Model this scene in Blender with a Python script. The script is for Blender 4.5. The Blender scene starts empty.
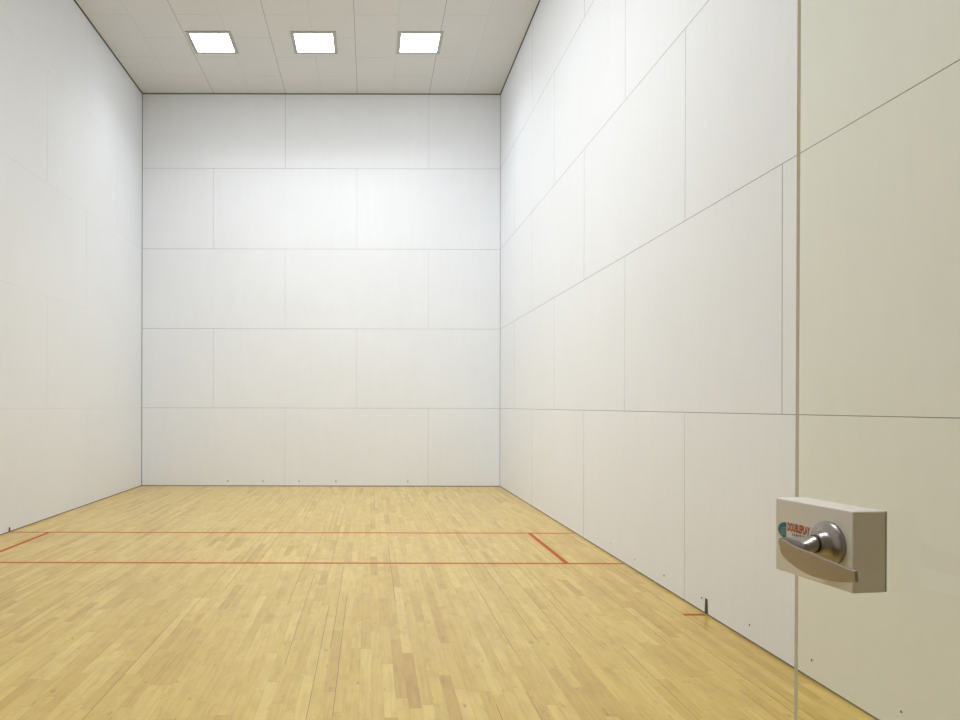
import bpy, bmesh, math, random
from mathutils import Vector, Matrix

rng = random.Random(7)
S = bpy.context.scene
COL = S.collection
FT = 0.3048

# ------------------------------------------------------------------ the court
W = 6.096            # 20 ft wide
F = 12.192           # front wall
B = -0.34            # back wall
H = 6.674            # ceiling height
ROWS = [0.0, 1.328, 2.676, 4.032, 5.40, H]      # horizontal panel joints
CAM = Vector((3.879, -0.291, 1.370))


# ------------------------------------------------------------------ helpers
def link(name, bm, mats, parent=None, smooth=False):
    me = bpy.data.meshes.new(name)
    bmesh.ops.recalc_face_normals(bm, faces=bm.faces[:]) if not bm.faces.layers.int.get('keep') else None
    bm.to_mesh(me)
    bm.free()
    for m in mats:
        me.materials.append(m)
    if smooth:
        for p in me.polygons:
            p.use_smooth = True
    o = bpy.data.objects.new(name, me)
    COL.objects.link(o)
    if parent is not None:
        o.parent = parent
    return o


def empty(name, loc, rz=0.0):
    o = bpy.data.objects.new(name, None)
    o.empty_display_size = 0.1
    o.location = loc
    o.rotation_euler = (0, 0, rz)
    COL.objects.link(o)
    return o


def box(bm, lo, hi, mi=0, M=None):
    x0, y0, z0 = lo
    x1, y1, z1 = hi
    vs = [Vector(p) for p in ((x0, y0, z0), (x1, y0, z0), (x1, y1, z0), (x0, y1, z0),
                              (x0, y0, z1), (x1, y0, z1), (x1, y1, z1), (x0, y1, z1))]
    if M is not None:
        vs = [M @ v for v in vs]
    v = [bm.verts.new(p) for p in vs]
    fs = []
    for ix in ((0, 3, 2, 1), (4, 5, 6, 7), (0, 1, 5, 4), (1, 2, 6, 5), (2, 3, 7, 6), (3, 0, 4, 7)):
        f = bm.faces.new([v[i] for i in ix])
        f.material_index = mi
        fs.append(f)
    return fs


def bevel(bm, w, seg=2, faces=None):
    es = bm.edges[:] if faces is None else list({e for f in faces for e in f.edges})
    bmesh.ops.bevel(bm, geom=es, offset=w, segments=seg, profile=0.5, affect='EDGES')


def lathe(bm, prof, M, n=40, mi=0):
    """revolve (radius, height) pairs about local z, then place by M"""
    rings = []
    for r, h in prof:
        if r < 1e-6:
            rings.append([bm.verts.new(M @ Vector((0, 0, h)))])
        else:
            rings.append([bm.verts.new(M @ Vector((r * math.cos(2 * math.pi * k / n),
                                                   r * math.sin(2 * math.pi * k / n), h))) for k in range(n)])
    for a, b in zip(rings, rings[1:]):
        for k in range(n):
            k2 = (k + 1) % n
            if len(a) == 1 and len(b) == 1:
                continue
            if len(a) == 1:
                f = bm.faces.new((a[0], b[k], b[k2]))
            elif len(b) == 1:
                f = bm.faces.new((a[k], b[0], a[k2]))
            else:
                f = bm.faces.new((a[k], b[k], b[k2], a[k2]))
            f.material_index = mi
            f.smooth = True


# ------------------------------------------------------------------ materials
class NT:
    def __init__(self, name):
        self.m = bpy.data.materials.new(name)
        self.m.use_nodes = True
        self.t = self.m.node_tree
        self.t.nodes.clear()
        self.out = self.t.nodes.new('ShaderNodeOutputMaterial')

    def n(self, kind, **kw):
        nd = self.t.nodes.new(kind)
        for k, v in kw.items():
            setattr(nd, k, v)
        return nd

    def put(self, sock, v):
        if isinstance(v, bpy.types.NodeSocket):
            self.t.links.new(v, sock)
        elif v is not None:
            if isinstance(v, (tuple, list)) and len(v) == 3 and sock.type == 'RGBA':
                v = (*v, 1)
            sock.default_value = v

    def math(self, op, a, b=None, c=None, clamp=False):
        nd = self.n('ShaderNodeMath', operation=op, use_clamp=clamp)
        for i, v in enumerate((a, b, c)):
            if v is not None:
                self.put(nd.inputs[i], v)
        return nd.outputs[0]

    def mix(self, f, a, b, blend='MIX'):
        nd = self.n('ShaderNodeMix', data_type='RGBA', blend_type=blend)
        self.put(nd.inputs[0], f)
        self.put(nd.inputs[6], a)
        self.put(nd.inputs[7], b)
        return nd.outputs[2]

    def ramp(self, f, stops, interp='LINEAR'):
        nd = self.n('ShaderNodeValToRGB')
        cr = nd.color_ramp
        cr.interpolation = interp
        while len(cr.elements) < len(stops):
            cr.elements.new(0.5)
        for e, (p, c) in zip(cr.elements, stops):
            e.position = p
            e.color = (*c, 1) if len(c) == 3 else c
        self.put(nd.inputs[0], f)
        return nd.outputs[0]

    def noise(self, vec, scale, detail=2.0, rough=0.5, out=0):
        nd = self.n('ShaderNodeTexNoise')
        self.put(nd.inputs['Vector'], vec)
        self.put(nd.inputs['Scale'], scale)
        self.put(nd.inputs['Detail'], detail)
        self.put(nd.inputs['Roughness'], rough)
        return nd.outputs[out]

    def bump(self, h, strength, dist):
        nd = self.n('ShaderNodeBump')
        self.put(nd.inputs['Height'], h)
        nd.inputs['Strength'].default_value = strength
        nd.inputs['Distance'].default_value = dist
        return nd.outputs[0]

    def principled(self, color, rough, metal=0.0, spec=0.5, normal=None, coat=0.0, coat_rough=0.1):
        p = self.n('ShaderNodeBsdfPrincipled')
        self.put(p.inputs['Base Color'], color)
        self.put(p.inputs['Roughness'], rough)
        p.inputs['Metallic'].default_value = metal
        p.inputs['Specular IOR Level'].default_value = spec
        p.inputs['Coat Weight'].default_value = coat
        p.inputs['Coat Roughness'].default_value = coat_rough
        if normal is not None:
            self.put(p.inputs['Normal'], normal)
        self.t.links.new(p.outputs[0], self.out.inputs[0])
        return p


def plain(name, col, rough, metal=0.0, spec=0.5, var=0.04, scale=60.0):
    k = NT(name)
    tc = k.n('ShaderNodeTexCoord').outputs['Object']
    nz = k.noise(tc, scale, 3.0)
    lo = tuple(c * (1 - var) for c in col)
    hi = tuple(min(1, c * (1 + var)) for c in col)
    k.principled(k.mix(nz, lo, hi), rough, metal, spec)
    return k.m


def wall_paint(name, col, rough, spec, var=0.03):
    """painted composite board: faint blotches, fine roller speckle, a few scuffs"""
    k = NT(name)
    tc = k.n('ShaderNodeTexCoord').outputs['Object']
    big = k.noise(tc, 0.9, 4.0, 0.55)
    mp = k.n('ShaderNodeMapping')
    mp.inputs['Scale'].default_value = (9, 9, 1.2)
    k.put(mp.inputs[0], tc)
    streak = k.noise(mp.outputs[0], 1.6, 5.0, 0.6)
    fine = k.noise(tc, 45, 3.0, 0.6)
    v = k.math('ADD', k.math('MULTIPLY', big, 0.35), k.math('MULTIPLY', streak, 0.35))
    v = k.math('ADD', v, k.math('MULTIPLY', fine, 0.3))
    c = k.ramp(v, [(0.3, tuple(x * (1 - var) for x in col)), (0.7, tuple(min(1, x * (1 + var)) for x in col))])
    r = k.math('MULTIPLY_ADD', big, 0.16, rough - 0.08)
    k.principled(c, r, 0, spec, k.bump(fine, 0.05, 0.002))
    return k.m


M_wall = wall_paint('court_wall_paint', (0.865, 0.896, 0.952), 0.58, 0.25)
M_ceil = wall_paint('ceiling_paint', (0.755, 0.765, 0.775), 0.7, 0.25)
M_joint = plain('panel_joint', (0.22, 0.21, 0.195), 0.8, 0, 0.2)
M_jceil = plain('ceiling_joint', (0.13, 0.12, 0.10), 0.9, 0, 0.2)
M_edge = plain('corner_joint', (0.10, 0.088, 0.07), 0.9, 0, 0.2)
M_frame = plain('light_frame_grey', (0.47, 0.465, 0.45), 0.45, 0.0, 0.5)
M_nickel = plain('satin_nickel', (0.41, 0.375, 0.36), 0.34, 1.0, 0.5, 0.05, 220)
M_dark = plain('dark_recess', (0.03, 0.028, 0.025), 0.7)
M_case = plain('case_cream', (0.88, 0.845, 0.785), 0.42, 0, 0.5, 0.02)
M_gasket = plain('grey_gasket', (0.42, 0.42, 0.33), 0.6)
M_white = plain('sticker_white', (0.82, 0.80, 0.77), 0.35)
M_teal = plain('print_teal', (0.02, 0.17, 0.23), 0.4, 0, 0.5, 0.1)
M_orange = plain('print_orange', (0.55, 0.13, 0.025), 0.4, 0, 0.5, 0.1)
M_pale = plain('print_pale_teal', (0.25, 0.50, 0.54), 0.4)
M_brown = plain('print_brown', (0.22, 0.06, 0.02), 0.4)
M_black = plain('print_black', (0.03, 0.03, 0.03), 0.4)
M_line = plain('court_line_red', (0.50, 0.095, 0.012), 0.55, 0, 0.15, 0.12, 30)
M_mark = plain('court_mark_brown', (0.055, 0.03, 0.018), 0.5, 0, 0.4, 0.2, 40)
M_screw = plain('screw_hole_dark', (0.06, 0.05, 0.04), 0.7)


def maple():
    k = NT('maple_strip_floor')
    tc = k.n('ShaderNodeTexCoord').outputs['Object']
    sp = k.n('ShaderNodeSeparateXYZ')
    k.put(sp.inputs[0], tc)
    x, y = sp.outputs[0], sp.outputs[1]
    BW = 0.0572
    u = k.math('DIVIDE', x, BW)
    col = k.math('FLOOR', u)
    fu = k.math('FRACT', u)

    def wn(a, b):
        c = k.n('ShaderNodeCombineXYZ')
        k.put(c.inputs[0], a)
        k.put(c.inputs[1], b)
        w = k.n('ShaderNodeTexWhiteNoise', noise_dimensions='2D')
        k.put(w.inputs['Vector'], c.outputs[0])
        return w.outputs['Value']

    r1 = wn(col, 3.3)
    r2 = wn(col, 17.7)
    ln = k.math('MULTIPLY_ADD', r2, 0.55, 0.45)
    v = k.math('DIVIDE', k.math('ADD', y, k.math('MULTIPLY', r1, 20.0)), ln)
    row = k.math('FLOOR', v)
    fv = k.math('FRACT', v)
    rid = wn(col, row)
    rid2 = wn(k.math('ADD', col, 91.3), row)
    rid3 = wn(k.math('ADD', col, 191.3), row)
    base = k.ramp(rid, [(0.0, (0.565, 0.350, 0.062)), (0.05, (0.615, 0.405, 0.076)), (0.25, (0.665, 0.462, 0.096)),
                        (0.75, (0.70, 0.500, 0.116)), (1.0, (0.745, 0.55, 0.150))])
    # long grain, different on every strip
    c2 = k.n('ShaderNodeCombineXYZ')
    k.put(c2.inputs[0], k.math('MULTIPLY', x, 60.0))
    k.put(c2.inputs[1], k.math('MULTIPLY', y, 2.6))
    k.put(c2.inputs[2], k.math('MULTIPLY', rid2, 80.0))
    grain = k.noise(c2.outputs[0], 1.0, 5.0, 0.6)
    g = k.ramp(grain, [(0.28, (0.87, 0.82, 0.74)), (0.52, (1, 1, 1)), (0.8, (1.05, 1.04, 1.0))])
    c = k.mix(1.0, base, g, 'MULTIPLY')
    # cloudy figure of the maple
    c4 = k.n('ShaderNodeCombineXYZ')
    k.put(c4.inputs[0], k.math('MULTIPLY', x, 14.0))
    k.put(c4.inputs[1], k.math('MULTIPLY', y, 5.0))
    k.put(c4.inputs[2], k.math('MULTIPLY', rid3, 55.0))
    fig = k.noise(c4.outputs[0], 1.0, 3.0, 0.55)
    c = k.mix(1.0, c, k.ramp(fig, [(0.25, (0.86, 0.80, 0.70)), (0.55, (1, 1, 1))]), 'MULTIPLY')
    # brown flecks and small knots
    c3 = k.n('ShaderNodeCombineXYZ')
    k.put(c3.inputs[0], k.math('MULTIPLY', x, 26.0))
    k.put(c3.inputs[1], k.math('MULTIPLY', y, 10.0))
    k.put(c3.inputs[2], k.math('MULTIPLY', rid3, 40.0))
    fl = k.noise(c3.outputs[0], 1.0, 4.0, 0.65)
    fm = k.ramp(fl, [(0.625, (0, 0, 0)), (0.71, (1, 1, 1))])
    c = k.mix(k.math('MULTIPLY', fm, 0.55), c, (0.30, 0.135, 0.035))
    # joints: every strip edge faint, some open and dark
    ed = k.math('MULTIPLY', k.math('MINIMUM', fu, k.math('SUBTRACT', 1.0, fu)), BW)
    side = k.math('GREATER_THAN', 0.5, fu)
    ecol = k.math('SUBTRACT', k.math('ADD', col, 1.0), side)
    eid = wn(ecol, k.math('FLOOR', k.math('MULTIPLY_ADD', wn(ecol, 7.7), 9.0, k.math('DIVIDE', y, 2.1))))
    open_ = k.math('GREATER_THAN', eid, 0.83)
    wdt = k.math('MULTIPLY_ADD', open_, 0.0009, 0.0005)
    jm = k.math('MULTIPLY', k.math('LESS_THAN', ed, wdt), k.math('MULTIPLY_ADD', open_, 0.47, 0.33))
    en = k.math('MULTIPLY', k.math('MINIMUM', fv, k.math('SUBTRACT', 1.0, fv)), ln)
    je = k.math('MULTIPLY', k.math('LESS_THAN', en, 0.0007), 0.55)
    j = k.math('MAXIMUM', jm, je)
    c = k.mix(j, c, (0.16, 0.075, 0.02))
    soft = k.noise(tc, 3.0, 3.0)
    rough = k.math('ADD', k.math('MULTIPLY_ADD', soft, 0.10, 0.27), k.math('MULTIPLY', j, 0.3))
    k.principled(c, rough, 0, 0.5, k.bump(k.math('SUBTRACT', 1.0, j), 0.15, 0.001), 0.35, 0.22)
    return k.m


M_floor = maple()


def glass(name, tint, ior=1.5):
    k = NT(name)
    tr = k.n('ShaderNodeBsdfTransparent')
    k.put(tr.inputs[0], tint)
    gl = k.n('ShaderNodeBsdfGlossy')
    gl.inputs['Roughness'].default_value = 0.0
    k.put(gl.inputs[0], (1, 1, 1))
    fr = k.n('ShaderNodeFresnel')
    fr.inputs[0].default_value = ior
    geo = k.n('ShaderNodeNewGeometry')
    # same reflectance from either side of each face
    fac = k.math('MULTIPLY', fr.outputs[0], k.math('SUBTRACT', 1.0, geo.outputs['Backfacing']))
    mx = k.n('ShaderNodeMixShader')
    k.put(mx.inputs[0], fac)
    k.t.links.new(tr.outputs[0], mx.inputs[1])
    k.t.links.new(gl.outputs[0], mx.inputs[2])
    k.t.links.new(mx.outputs[0], k.out.inputs[0])
    return k.m


M_glass = glass('door_glass', (0.98, 0.981, 0.925))
M_bglass = glass('back_wall_glass', (0.96, 0.965, 0.93))
def edge_mat():
    """ground glass edge: passes light from the far side"""
    k = NT('glass_edge')
    d = k.n('ShaderNodeBsdfDiffuse')
    t = k.n('ShaderNodeBsdfTranslucent')
    k.put(d.inputs[0], (0.60, 0.61, 0.52))
    k.put(t.inputs[0], (0.60, 0.61, 0.52))
    m = k.n('ShaderNodeMixShader')
    k.put(m.inputs[0], 0.72)
    k.t.links.new(d.outputs[0], m.inputs[1])
    k.t.links.new(t.outputs[0], m.inputs[2])
    k.t.links.new(m.outputs[0], k.out.inputs[0])
    return k.m


M_gedge = edge_mat()


def lamp_mat(name, strength, col=(0.96, 0.985, 1.0)):
    k = NT(name)
    e = k.n('ShaderNodeEmission')
    k.put(e.inputs[0], col)
    e.inputs[1].default_value = strength
    k.t.links.new(e.outputs[0], k.out.inputs[0])
    return k.m


# ------------------------------------------------------------------ panelled surfaces
def panels(name, M, width, rows, joints_of_row, gap_v, gap_h, ends, mats, depth=0.002, back=0.10, bottom=0.0, top=0.0):
    """boards with real open joints in front of a dark backing.
    local frame: x along the surface, y up, z out of the surface; M places it"""
    bm = bmesh.new()
    box(bm, (-0.0, 0.0, -back), (width, rows[-1], -depth), 1, M)
    for i in range(len(rows) - 1):
        y0 = rows[i] + (bottom if i == 0 else gap_h / 2)
        y1 = rows[i + 1] - (top if i == len(rows) - 2 else gap_h / 2)
        js = [0.0] + sorted(j for j in joints_of_row(i) if 0.05 < j < width - 0.05) + [width]
        for a, b in zip(js, js[1:]):
            x0 = a + (ends[0] if a == 0.0 else gap_v * rng.uniform(0.6, 1.2) / 2)
            x1 = b - (ends[1] if b == width else gap_v * rng.uniform(0.6, 1.2) / 2)
            for f in box(bm, (x0, y0, -depth - 0.001), (x1, y1, 0.0), 1, M)[1:2]:
                f.material_index = 0          # the painted face; the cut edges stay raw
    o = link(name, bm, mats)
    o['kind'] = 'structure'
    return o


def frame(origin, ex, ey, ez):
    m = Matrix.Identity(4)
    for c, v in enumerate((ex, ey, ez)):
        for r in range(3):
            m[r][c] = v[r]
    for r in range(3):
        m[r][3] = origin[r]
    return m


def stag(i, off_even=8, off_odd=4):
    return [(off_even if i % 2 == 0 else off_odd) * FT + 8 * FT * k for k in range(6)]


LEN = F - B
wf = panels('wall_front', frame((0, F, 0), (1, 0, 0), (0, 0, 1), (0, -1, 0)), W, ROWS, lambda i: stag(i),
            0.0026, 0.0034, (0.010, 0.005), (M_wall, M_joint), bottom=0.011, top=0.016)
wr = panels('wall_right', frame((W, F, 0), (0, -1, 0), (0, 0, 1), (-1, 0, 0)), LEN, ROWS, lambda i: stag(i),
            0.0048, 0.0036, (0.003, 0.003), (M_wall, M_joint), bottom=0.011, top=0.014)
wl = panels('wall_left', frame((0, F, 0), (0, -1, 0), (0, 0, 1), (1, 0, 0)), LEN, ROWS, lambda i: stag(i),
            0.0022, 0.0008, (0.003, 0.003), (M_wall, M_joint), bottom=0.011, top=0.018)

# ceiling: 2 ft x 4 ft boards running along the court, end joints staggered
cm = bmesh.new()
box(cm, (-0.1, B - 0.1, H + 0.003), (W + 0.1, F + 0.1, H + 0.12), 1)
for c in range(10):
    x0, x1 = c * 2 * FT, (c + 1) * 2 * FT
    first = 1.30 if c % 2 == 0 else 0.67
    js = [0.0] + [first + 1.2192 * k for k in range(12) if first + 1.2192 * k < LEN - 0.05] + [LEN]
    gl_ = 0.0045 if c % 2 == 0 else 0.0010
    gr_ = 0.0045 if c % 2 == 1 else 0.0010
    for a, b in zip(js, js[1:]):
        lo_x = x0 + (0.014 if c == 0 else gl_ / 2)
        hi_x = x1 - (0.014 if c == 9 else gr_ / 2)
        y1 = F - a - (0.012 if a == 0 else 0.0008)
        y0 = F - b + (0.012 if b == LEN else 0.0008)
        for f in box(cm, (lo_x, y0, H), (hi_x, y1, H + 0.004), 1)[0:1]:
            f.material_index = 0
ce = link('ceiling', cm, (M_ceil, M_jceil))
ce['kind'] = 'structure'

# floor
fb = bmesh.new()
box(fb, (-0.1, B - 1.6, -0.12), (W + 0.1, F + 0.1, 0.0), 0)
fl = link('floor', fb, (M_floor,))
fl['kind'] = 'structure'
LT = 0.0006
LW = 0.044


def floor_line(name, x0, y0, x1, y1, label):
    b = bmesh.new()
    box(b, (x0, y0, 0.0), (x1, y1, LT))
    o = link(name, b, (M_line,), fl)
    o['label'] = label
    return o


ys, yh, yr = F - 15 * FT, F - 20 * FT, F - 25 * FT - 0.035
floor_line('service_line', 0.012, ys - LW / 2, W - 0.012, ys + LW / 2, 'thin red-orange service line, the farther of the two lines across the floor')
floor_line('short_line', 0.012, yh - LW / 2, W - 0.012, yh + LW / 2, 'red-orange short line, the nearer of the two lines across the floor')
floor_line('service_box_line', 5.60 - LW / 2, yh + LW / 2, 5.60 + LW / 2, ys - LW / 2, 'short red-orange service box line near the right wall')
floor_line('service_box_line', 0.43 - LW / 2, yh + LW / 2, 0.43 + LW / 2, ys - LW / 2, 'short red-orange service box line near the left wall')
floor_line('receiving_line', W - 0.012 - 0.140, yr - LW / 2, W - 0.012, yr + LW / 2, 'short red-orange dash at the foot of the right wall')


def wall_mark(parent, x, y, w, h, s, label):
    b = bmesh.new()
    t = 0.0012
    vs = []
    for dx in (0, s * t):
        for (dy, z) in ((-w / 2, 0.0085), (w / 2, 0.0085), (w * 0.36, h), (-w * 0.36, h)):
            vs.append(b.verts.new((x + dx, y + dy, z)))
    for ix in ((0, 1, 2, 3), (4, 5, 6, 7), (0, 1, 5, 4), (1, 2, 6, 5), (2, 3, 7, 6), (3, 0, 4, 7)):
        b.faces.new([vs[i] for i in ix])
    o = link('line_mark', b, (M_mark,), parent)
    o['label'] = label


wall_mark(wr, W, yr, 0.046, 0.105, -1, 'dark brown upright mark at the foot of the right wall')
wall_mark(wl, 0.0, ys, 0.040, 0.052, 1, 'dark brown upright mark at the foot of the left wall')


def screw(parent, M, r=0.006):
    b = bmesh.new()
    lathe(b, [(r, -0.003), (r, 0.0006), (r * 0.75, 0.001), (r * 0.6, 0.0002), (0, 0.0)], M, 14)
    link('screw_hole', b, (M_screw,), parent, True)


for px, py, r in ((610, 542.5, .006), (634, 558, .006), (663, 574, .0075), (700.5, 596, .0075), (748, 623, .0065),
                  (810, 658, .0065), (899, 709, .0055)):
    d = 730 * (W - CAM.x) / (px - 370)
    z = CAM.z - (py - 405.7) * d / 730
    screw(wr, frame((W, CAM.y + d, max(z, 0.05)), (0, 1, 0), (0, 0, 1), (-1, 0, 0)), r)
for px in (229, 264, 300, 336.5, 408):
    x = CAM.x + (px - 370) * (F - CAM.y) / 730
    screw(wf, frame((x, F, 0.085), (1, 0, 0), (0, 0, 1), (0, -1, 0)), 0.010)

# ------------------------------------------------------------------ glass back wall with the doorway
u = Vector((-0.133, 0.991, 0)).normalized()          # along the open door, hinge -> free edge
n = Vector((-u.y, u.x, 0))                           # out of the door face, to the left wall
n = n if n.x < 0 else -n
P0 = Vector((CAM.x + 0.7102, CAM.y + 1.0067, 0))     # foot of the lock case's near corner on the glass
s_free = 0.179
s_h = (B + 0.02 - P0.y) / u.y
hinge = P0 + u * s_h
DW = s_free - s_h
DH = 2.16
bb = bmesh.new()
for lo, hi in (((0.004, B - 0.012, 0.0), (hinge.x - DW - 0.02, B, H)),
               ((hinge.x + 0.03, B - 0.012, 0.0), (W - 0.004, B, H)),
               ((hinge.x - DW - 0.016, B - 0.012, DH + 0.02), (hinge.x + 0.026, B, H))):
    box(bb, lo, hi)
wb = link('wall_back', bb, (M_bglass,))
wb['kind'] = 'structure'

# ------------------------------------------------------------------ the open glass door
D = bpy.data.objects.new('door_1', None)
GT = 0.0062
# local frame: x along the door from hinge to free edge, y out of the left face, z up; the left face is y = 0
b = bmesh.new()
fs = box(b, (0, -GT, 0.012), (DW, 0, DH), 0)
for f in b.faces:
    c = f.calc_center_median()
    if abs(c.y + GT / 2) < 1e-4:
        f.material_index = 1
D = link('door_1', b, (M_glass, M_gedge))
D['kind'] = 'structure'
D['category'] = 'door'
D['label'] = 'clear glass court door standing open at the right, with a cream lock case and lever'
ang = math.atan2(u.y, u.x)
D.location = hinge
lean = Matrix.Rotation(0.003, 4, 'X')
Rz = Matrix.Rotation(ang, 4, 'Z')
D.matrix_world = Matrix.Translation(hinge + Vector((0, 0, 1.17))) @ Rz @ lean @ Matrix.Translation((0, 0, -1.17))
# with rz = ang, local +x is u; local +y is u turned left (+90 deg), which is n
sx = -s_h                                            # local x of the near corner of the lock case


def L(s, o, z):
    """case coordinates (s from its near end along the door, o out of its face, z) -> door local"""
    return Vector((sx + s, o, z))


CT = 0.0520                                          # case thickness
CZ0, CZ1, CLEN = 1.1149, 1.2272, 0.1554
b = bmesh.new()
box(b, L(0, 0.0020, CZ0), L(CLEN, CT, CZ1))
bevel(b, 0.0022, 3)
case = link('lock_case', b, (M_case,), D, False)
case['label'] = 'cream rectangular lock case'
b = bmesh.new()
box(b, L(0.001, 0.0, CZ0 + 0.001), L(CLEN - 0.001, 0.0020, CZ1 - 0.001))
link('gasket', b, (M_gasket,), case)
b = bmesh.new()
box(b, L(0.0, -GT - 0.012, CZ0 + 0.006), L(CLEN, -GT, CZ1 - 0.006))
bevel(b, 0.002, 2)


# sticker with printing
def text_faces(bm, txt, height, width, org, ex, ey, lift, mi, bold=0.0):
    cu = bpy.data.curves.new('print', 'FONT')
    cu.body = txt
    cu.size = 1.0
    cu.offset = bold
    ob = bpy.data.objects.new('print', cu)
    COL.objects.link(ob)
    dg = bpy.context.evaluated_depsgraph_get()
    me = bpy.data.meshes.new_from_object(ob.evaluated_get(dg))
    bpy.data.objects.remove(ob)
    bpy.data.curves.remove(cu)
    xs = [v.co.x for v in me.vertices]
    yy = [v.co.y for v in me.vertices]
    x0, x1, y0, y1 = min(xs), max(xs), min(yy), max(yy)
    nz = ex.cross(ey)
    vs = [bm.verts.new(org + ex * ((v.co.x - x0) / (x1 - x0) * width) + ey * ((v.co.y - y0) / (y1 - y0) * height) + nz * lift)
          for v in me.vertices]
    for p in me.polygons:
        try:
            f = bm.faces.new([vs[i] for i in p.vertices])
            f.material_index = mi
        except ValueError:
            pass
    bpy.data.meshes.remove(me)


b = bmesh.new()
# reading direction on the face: from the free edge towards the hinge
ex, ey = Vector((-1, 0, 0)), Vector((0, 0, 1))
st0 = L(0.1498, CT, 1.1655)
SLEN, SH = 0.0760, 0.0275


def sp(a, c, lift):
    return st0 + ex * a + ey * c + Vector((0, lift, 0))


def poly(pts, lift, mi):
    f = b.faces.new([b.verts.new(sp(a, c, lift)) for a, c in pts])
    f.material_index = mi
    f.normal_update()
    if f.normal.y < 0:
        f.normal_flip()


b.faces.layers.int.new('keep')
box(b, (min(sp(0, 0, 0).x, sp(SLEN, 0, 0).x), CT - 0.0004, sp(0, 0, 0).z), (sp(0, 0, 0).x, CT + 0.0003, sp(0, SH, 0).z), 0)
# teal emblem: a half disc with pale sweeping stripes
pts = [(0.0195, 0.0262), (0.0195, 0.0010)]
for kx in range(1, 12):
    t = -math.pi / 2 - math.pi * kx / 12
    pts.append((0.0195 + 0.0185 * math.cos(t), 0.0136 + 0.0126 * math.sin(t)))
poly(pts, 0.0005, 1)
for q in range(4):
    c0 = 0.0050 + q * 0.0034
    poly([(0.0045 + 0.0012 * q, c0), (0.0185, c0 + 0.0022), (0.0185, c0 + 0.0034), (0.0040 + 0.0012 * q, c0 + 0.0010)], 0.0007, 5)
text_faces(b, 'DOUBLEPLAY', 0.0124, 0.0470, sp(0.0222, 0.0146, 0), ex, ey, 0.0005, 4, 0.030)
text_faces(b, 'DOUBLEPLAY', 0.0122, 0.0470, sp(0.0226, 0.0140, 0), ex, ey, 0.0007, 2, 0.028)
# a line of tiny illegible black print under the name
a_ = 0.0330
while a_ < 0.0700:
    w_ = rng.uniform(0.0012, 0.0026)
    poly([(a_, 0.0082), (a_ + w_, 0.0082), (a_ + w_, 0.0082 + rng.uniform(0.0032, 0.0040)), (a_, 0.0120)], 0.0006, 3)
    a_ += w_ + (0.0018 if rng.random() < 0.2 else 0.0005)
STK = link('sticker', b, (M_white, M_teal, M_orange, M_black, M_brown, M_pale), case)
STK['label'] = 'white sticker with teal emblem and orange lettering'

# ---- lever handle
hx = 0.0430                                           # spindle, from the near end of the case
hz = 1.1757
HND = None
Rm = frame(L(hx, CT, hz), (1, 0, 0), (0, 0, 1), (0, 1, 0))
b = bmesh.new()
lathe(b, [(0.0, 0.0), (0.0310, 0.0), (0.0315, 0.0020), (0.0312, 0.0045), (0.0290, 0.0068), (0.0240, 0.0085),
          (0.0190, 0.0098), (0.0164, 0.0125), (0.0160, 0.0190), (0.0143, 0.0215), (0.0118, 0.0222), (0.0, 0.0222)], Rm, 56)
ROSE = link('door_handle', b, (M_nickel,), D, True)
ROSE['label'] = 'satin nickel lever handle with round rose'
# dark gap ring between rose and lever
b = bmesh.new()
lathe(b, [(0.0, 0.0215), (0.0126, 0.0215), (0.0126, 0.0244), (0.0, 0.0244)], Rm, 32)
link('spindle', b, (M_dark,), ROSE, True)


def loft(bm, rings, cap=True):
    vr = [[bm.verts.new(p) for p in r] for r in rings]
    m = len(vr[0])
    for a, c in zip(vr, vr[1:]):
        for k in range(m):
            f = bm.faces.new((a[k], a[(k + 1) % m], c[(k + 1) % m], c[k]))
            f.smooth = True
    if cap:
        bm.faces.new(vr[0])
        bm.faces.new(vr[-1][::-1])


b = bmesh.new()
# neck: round at the rose, broadening as it swings into the blade
rings = []
for t in [i / 10 for i in range(11)]:
    e = t * t * (3 - 2 * t)
    o = CT + 0.0235 + 0.0205 * t
    cx_ = hx + 0.020 * e
    cz_ = hz - 0.0055 * e
    ra = 0.0112 + 0.0155 * e
    rb = 0.0112 - 0.0020 * e
    ring = []
    for k in range(28):
        a = 2 * math.pi * k / 28
        ca, sa = math.cos(a), math.sin(a)
        pw = 1 - 0.35 * e                      # squarer section towards the blade
        ring.append(L(cx_ + ra * math.copysign(abs(ca) ** pw, ca), o, cz_ + rb * math.copysign(abs(sa) ** pw, sa)))
    rings.append(ring)
loft(b, rings)
# blade: a curved plate, tall and rounded at the root, tapering to the tip
BO = CT + 0.0446
KEYS = [(0.0825, 1.1715, 1.1620), (0.0817, 1.1745, 1.1590), (0.0797, 1.1768, 1.1550), (0.0757, 1.1780, 1.1512), (0.0690, 1.1768, 1.1470),
        (0.0612, 1.1742, 1.1450), (0.0400, 1.1712, 1.1388), (0.0180, 1.1688, 1.1362), (-0.0212, 1.1642, 1.1376), (-0.0400, 1.1620, 1.1412),
        (-0.0570, 1.1600, 1.1454)]



def key(s, c):
    for p, q in zip(KEYS, KEYS[1:]):
        if q[0] <= s <= p[0] + 1e-9:
            t = (p[0] - s) / (p[0] - q[0])
            return p[c] + (q[c] - p[c]) * t
    return KEYS[-1][c]


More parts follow.
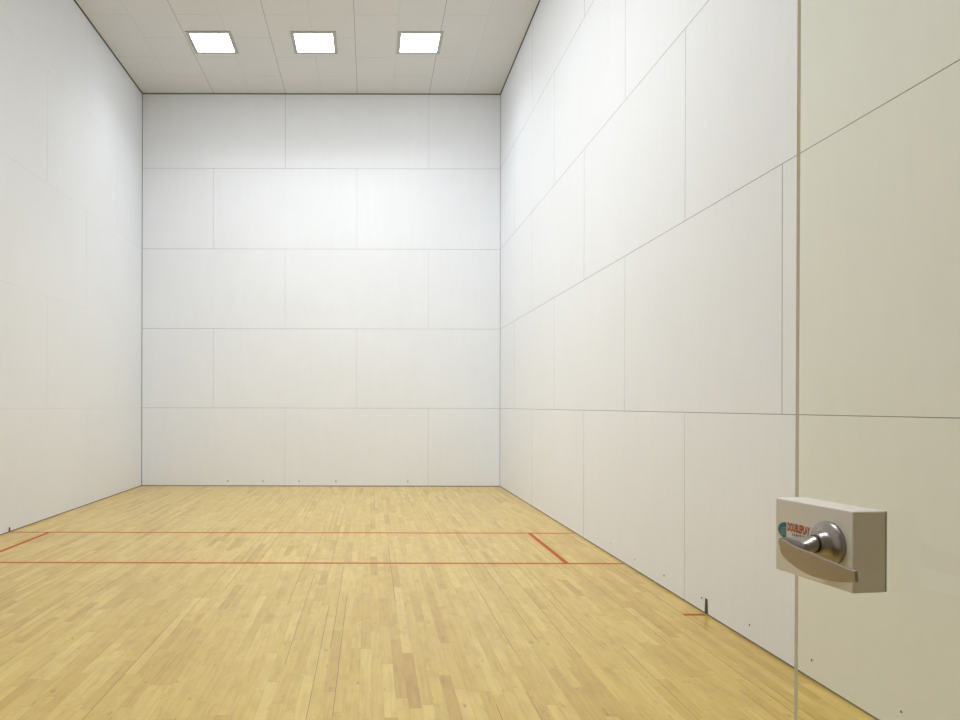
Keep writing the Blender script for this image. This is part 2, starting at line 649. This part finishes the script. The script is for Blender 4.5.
SS = [0.0825, 0.0821, 0.0817, 0.0807, 0.0797, 0.0777, 0.0757, 0.0710, 0.0660, 0.0612]
SS += [0.0612 - (0.0612 + 0.0570) * k / 22 for k in range(1, 23)]
rings = []
for s in SS:
    te = (SS[0] - s) / (SS[0] - SS[-1])
    w = 0.006
    zt = sum(key(min(SS[0], max(SS[-1], s + d)), 1) for d in (-w, 0, w)) / 3 if 0.02 < te < 0.97 else key(s, 1)
    zb = sum(key(min(SS[0], max(SS[-1], s + d)), 2) for d in (-w, 0, w)) / 3 if 0.10 < te < 0.97 else key(s, 2)
    o = BO + 0.003 * math.sin(math.pi * te)
    th = 0.0066 * (1 - te) + 0.0050 * te
    zc, hh, q = (zt + zb) / 2, (zt - zb) / 2, 0.0012
    prof = [(-th / 2 + q, hh), (th / 2 - q, hh), (th / 2, hh - q), (th / 2, hh * 0.3), (th / 2, -hh * 0.3), (th / 2, -hh + q), (th / 2 - q, -hh),
            (-th / 2 + q, -hh), (-th / 2, -hh + q), (-th / 2, hh - q)]
    # the face leans a little to the floor
    rings.append([L(s, o + a + c * 0.08, zc + c) for a, c in prof])
loft(b, rings)
for f in b.faces:
    f.smooth = False
LEV = link('lever', b, (M_nickel,), ROSE, False)
bv = LEV.modifiers.new('soft_edges', 'BEVEL')
bv.width = 0.0006
bv.segments = 2
bv.limit_method = 'ANGLE'
bv.angle_limit = math.radians(40)
for p in LEV.data.polygons:
    p.use_smooth = True
try:
    LEV.data.set_sharp_from_angle(angle=math.radians(38))
except Exception:
    pass
# hinges at the doorway
for hz_ in (0.28, 1.95):
    b = bmesh.new()
    box(b, (0.0, -GT - 0.004, hz_ - 0.045), (0.055, 0.004, hz_ + 0.045))
    bevel(b, 0.0012, 2)
    lathe(b, [(0, hz_ - 0.05), (0.008, hz_ - 0.05), (0.008, hz_ + 0.05), (0, hz_ + 0.05)], Matrix.Translation((-0.006, -0.002, 0)), 20)
    link('hinge', b, (M_nickel,), D)

# ------------------------------------------------------------------ ceiling lights
LX = (1.575, 3.065, 4.595)
LY = (10.43, 7.40, 4.40, 1.40)
NAMEX = ('leftmost', 'middle', 'rightmost')
POS = ('near the left wall', 'mid court', 'near the right wall')
STR = {(0, 0): 14, (1, 0): 14, (2, 0): 14, (0, 1): 0.0, (1, 1): 31, (2, 1): 0.0,       # watts; unseen rows set unevenly to shape the light
       (0, 2): 39, (1, 2): 61, (2, 2): 0.0, (0, 3): 4, (1, 3): 6, (2, 3): 7}
BASE = 1.0
SPREAD = 130
TILT = 22
M_lit = (lamp_mat('lit_diffuser', 9.3), lamp_mat('dim_diffuser', 1.0), lamp_mat('bright_diffuser', 28.0))


def light(ix, iy):
    t = empty('ceiling_light', (LX[ix], LY[iy], H))
    t['category'] = 'ceiling light'
    if iy == 0:
        t['label'] = NAMEX[ix] + ' of the three lit square ceiling lights in front of the far wall'
        t['group'] = 'ceiling lights before the front wall'
    else:
        t['label'] = 'square ceiling light, %s row from the far wall, %s' % (('', 'second', 'third', 'fourth')[iy], POS[ix])
        t['group'] = 'ceiling lights over the court'
    R, r = 0.322, 0.274
    b = bmesh.new()
    z0, z1 = -0.014, 0.0
    for lo, hi in (((-R, -R, z0), (R, -r, z1)), ((-R, r, z0), (R, R, z1)), ((-R, -r, z0), (-r, r, z1)), ((r, -r, z0), (R, r, z1))):
        box(b, lo, hi)
    bmesh.ops.remove_doubles(b, verts=b.verts[:], dist=1e-5)
    link('frame', b, (M_frame,), t)
    b = bmesh.new()
    box(b, (-r, -r, -0.008), (r, r, -0.003))
    link('diffuser', b, (M_lit[(0, 1, 1, 2)[iy]],), t)
    # front row: prismatic lens beam; unseen rows: made-up beams that shape the light
    la = bpy.data.lights.new('lamp', 'AREA')
    la.shape = 'SQUARE'
    la.size = 2 * r - 0.02 if iy in (0, 3) else 0.26
    la.energy = BASE * STR.get((ix, iy), 1.0)
    la.color = (0.96, 0.985, 1.0)
    la.spread = math.radians((132, SPREAD, SPREAD, 75)[iy])  # unseen fourth row: narrow beam added to brighten the lock case
    lo = bpy.data.objects.new('lamp', la)
    COL.objects.link(lo)
    lo.parent = t
    lo.location = (0, 0, -0.018 if iy in (0, 3) else -0.075)
    if iy in (1, 2):
        lo.rotation_euler = (math.radians((0, 18, 32)[iy]), math.radians(-TILT), 0)   # unseen middle rows: tilt added to brighten the front and right walls


for iy in range(4):
    for ix in range(3):
        light(ix, iy)

# ------------------------------------------------------------------ world: the dim lobby side behind the glass
wd = bpy.data.worlds.new('lobby')
S.world = wd
wd.use_nodes = True
bg = wd.node_tree.nodes.get('Background')
bg.inputs[0].default_value = (1.0, 0.86, 0.68, 1)
bg.inputs[1].default_value = 0.16

# ------------------------------------------------------------------ camera: level, shifted lens
cd = bpy.data.cameras.new('camera')
cam = bpy.data.objects.new('camera', cd)
COL.objects.link(cam)
cam.location = CAM
cam.rotation_euler = (math.radians(90), 0, 0)
cam.rotation_euler = (Matrix.Rotation(math.radians(90), 4, 'X') @ Matrix.Rotation(0.0020, 4, 'Z')).to_euler()
cd.sensor_width = 36.0
cd.sensor_fit = 'HORIZONTAL'
cd.lens = 36.0 * 734.2 / 960
cd.shift_x = (480 - 369.7) / 960
cd.shift_y = -(360 - 405.7) / 960
cd.clip_start = 0.01
S.camera = cam

S.view_settings.view_transform = 'Standard'
S.view_settings.look = 'None'
S.view_settings.gamma = 1.0
S.view_settings.use_curve_mapping = False
S.view_settings.exposure = 0.12
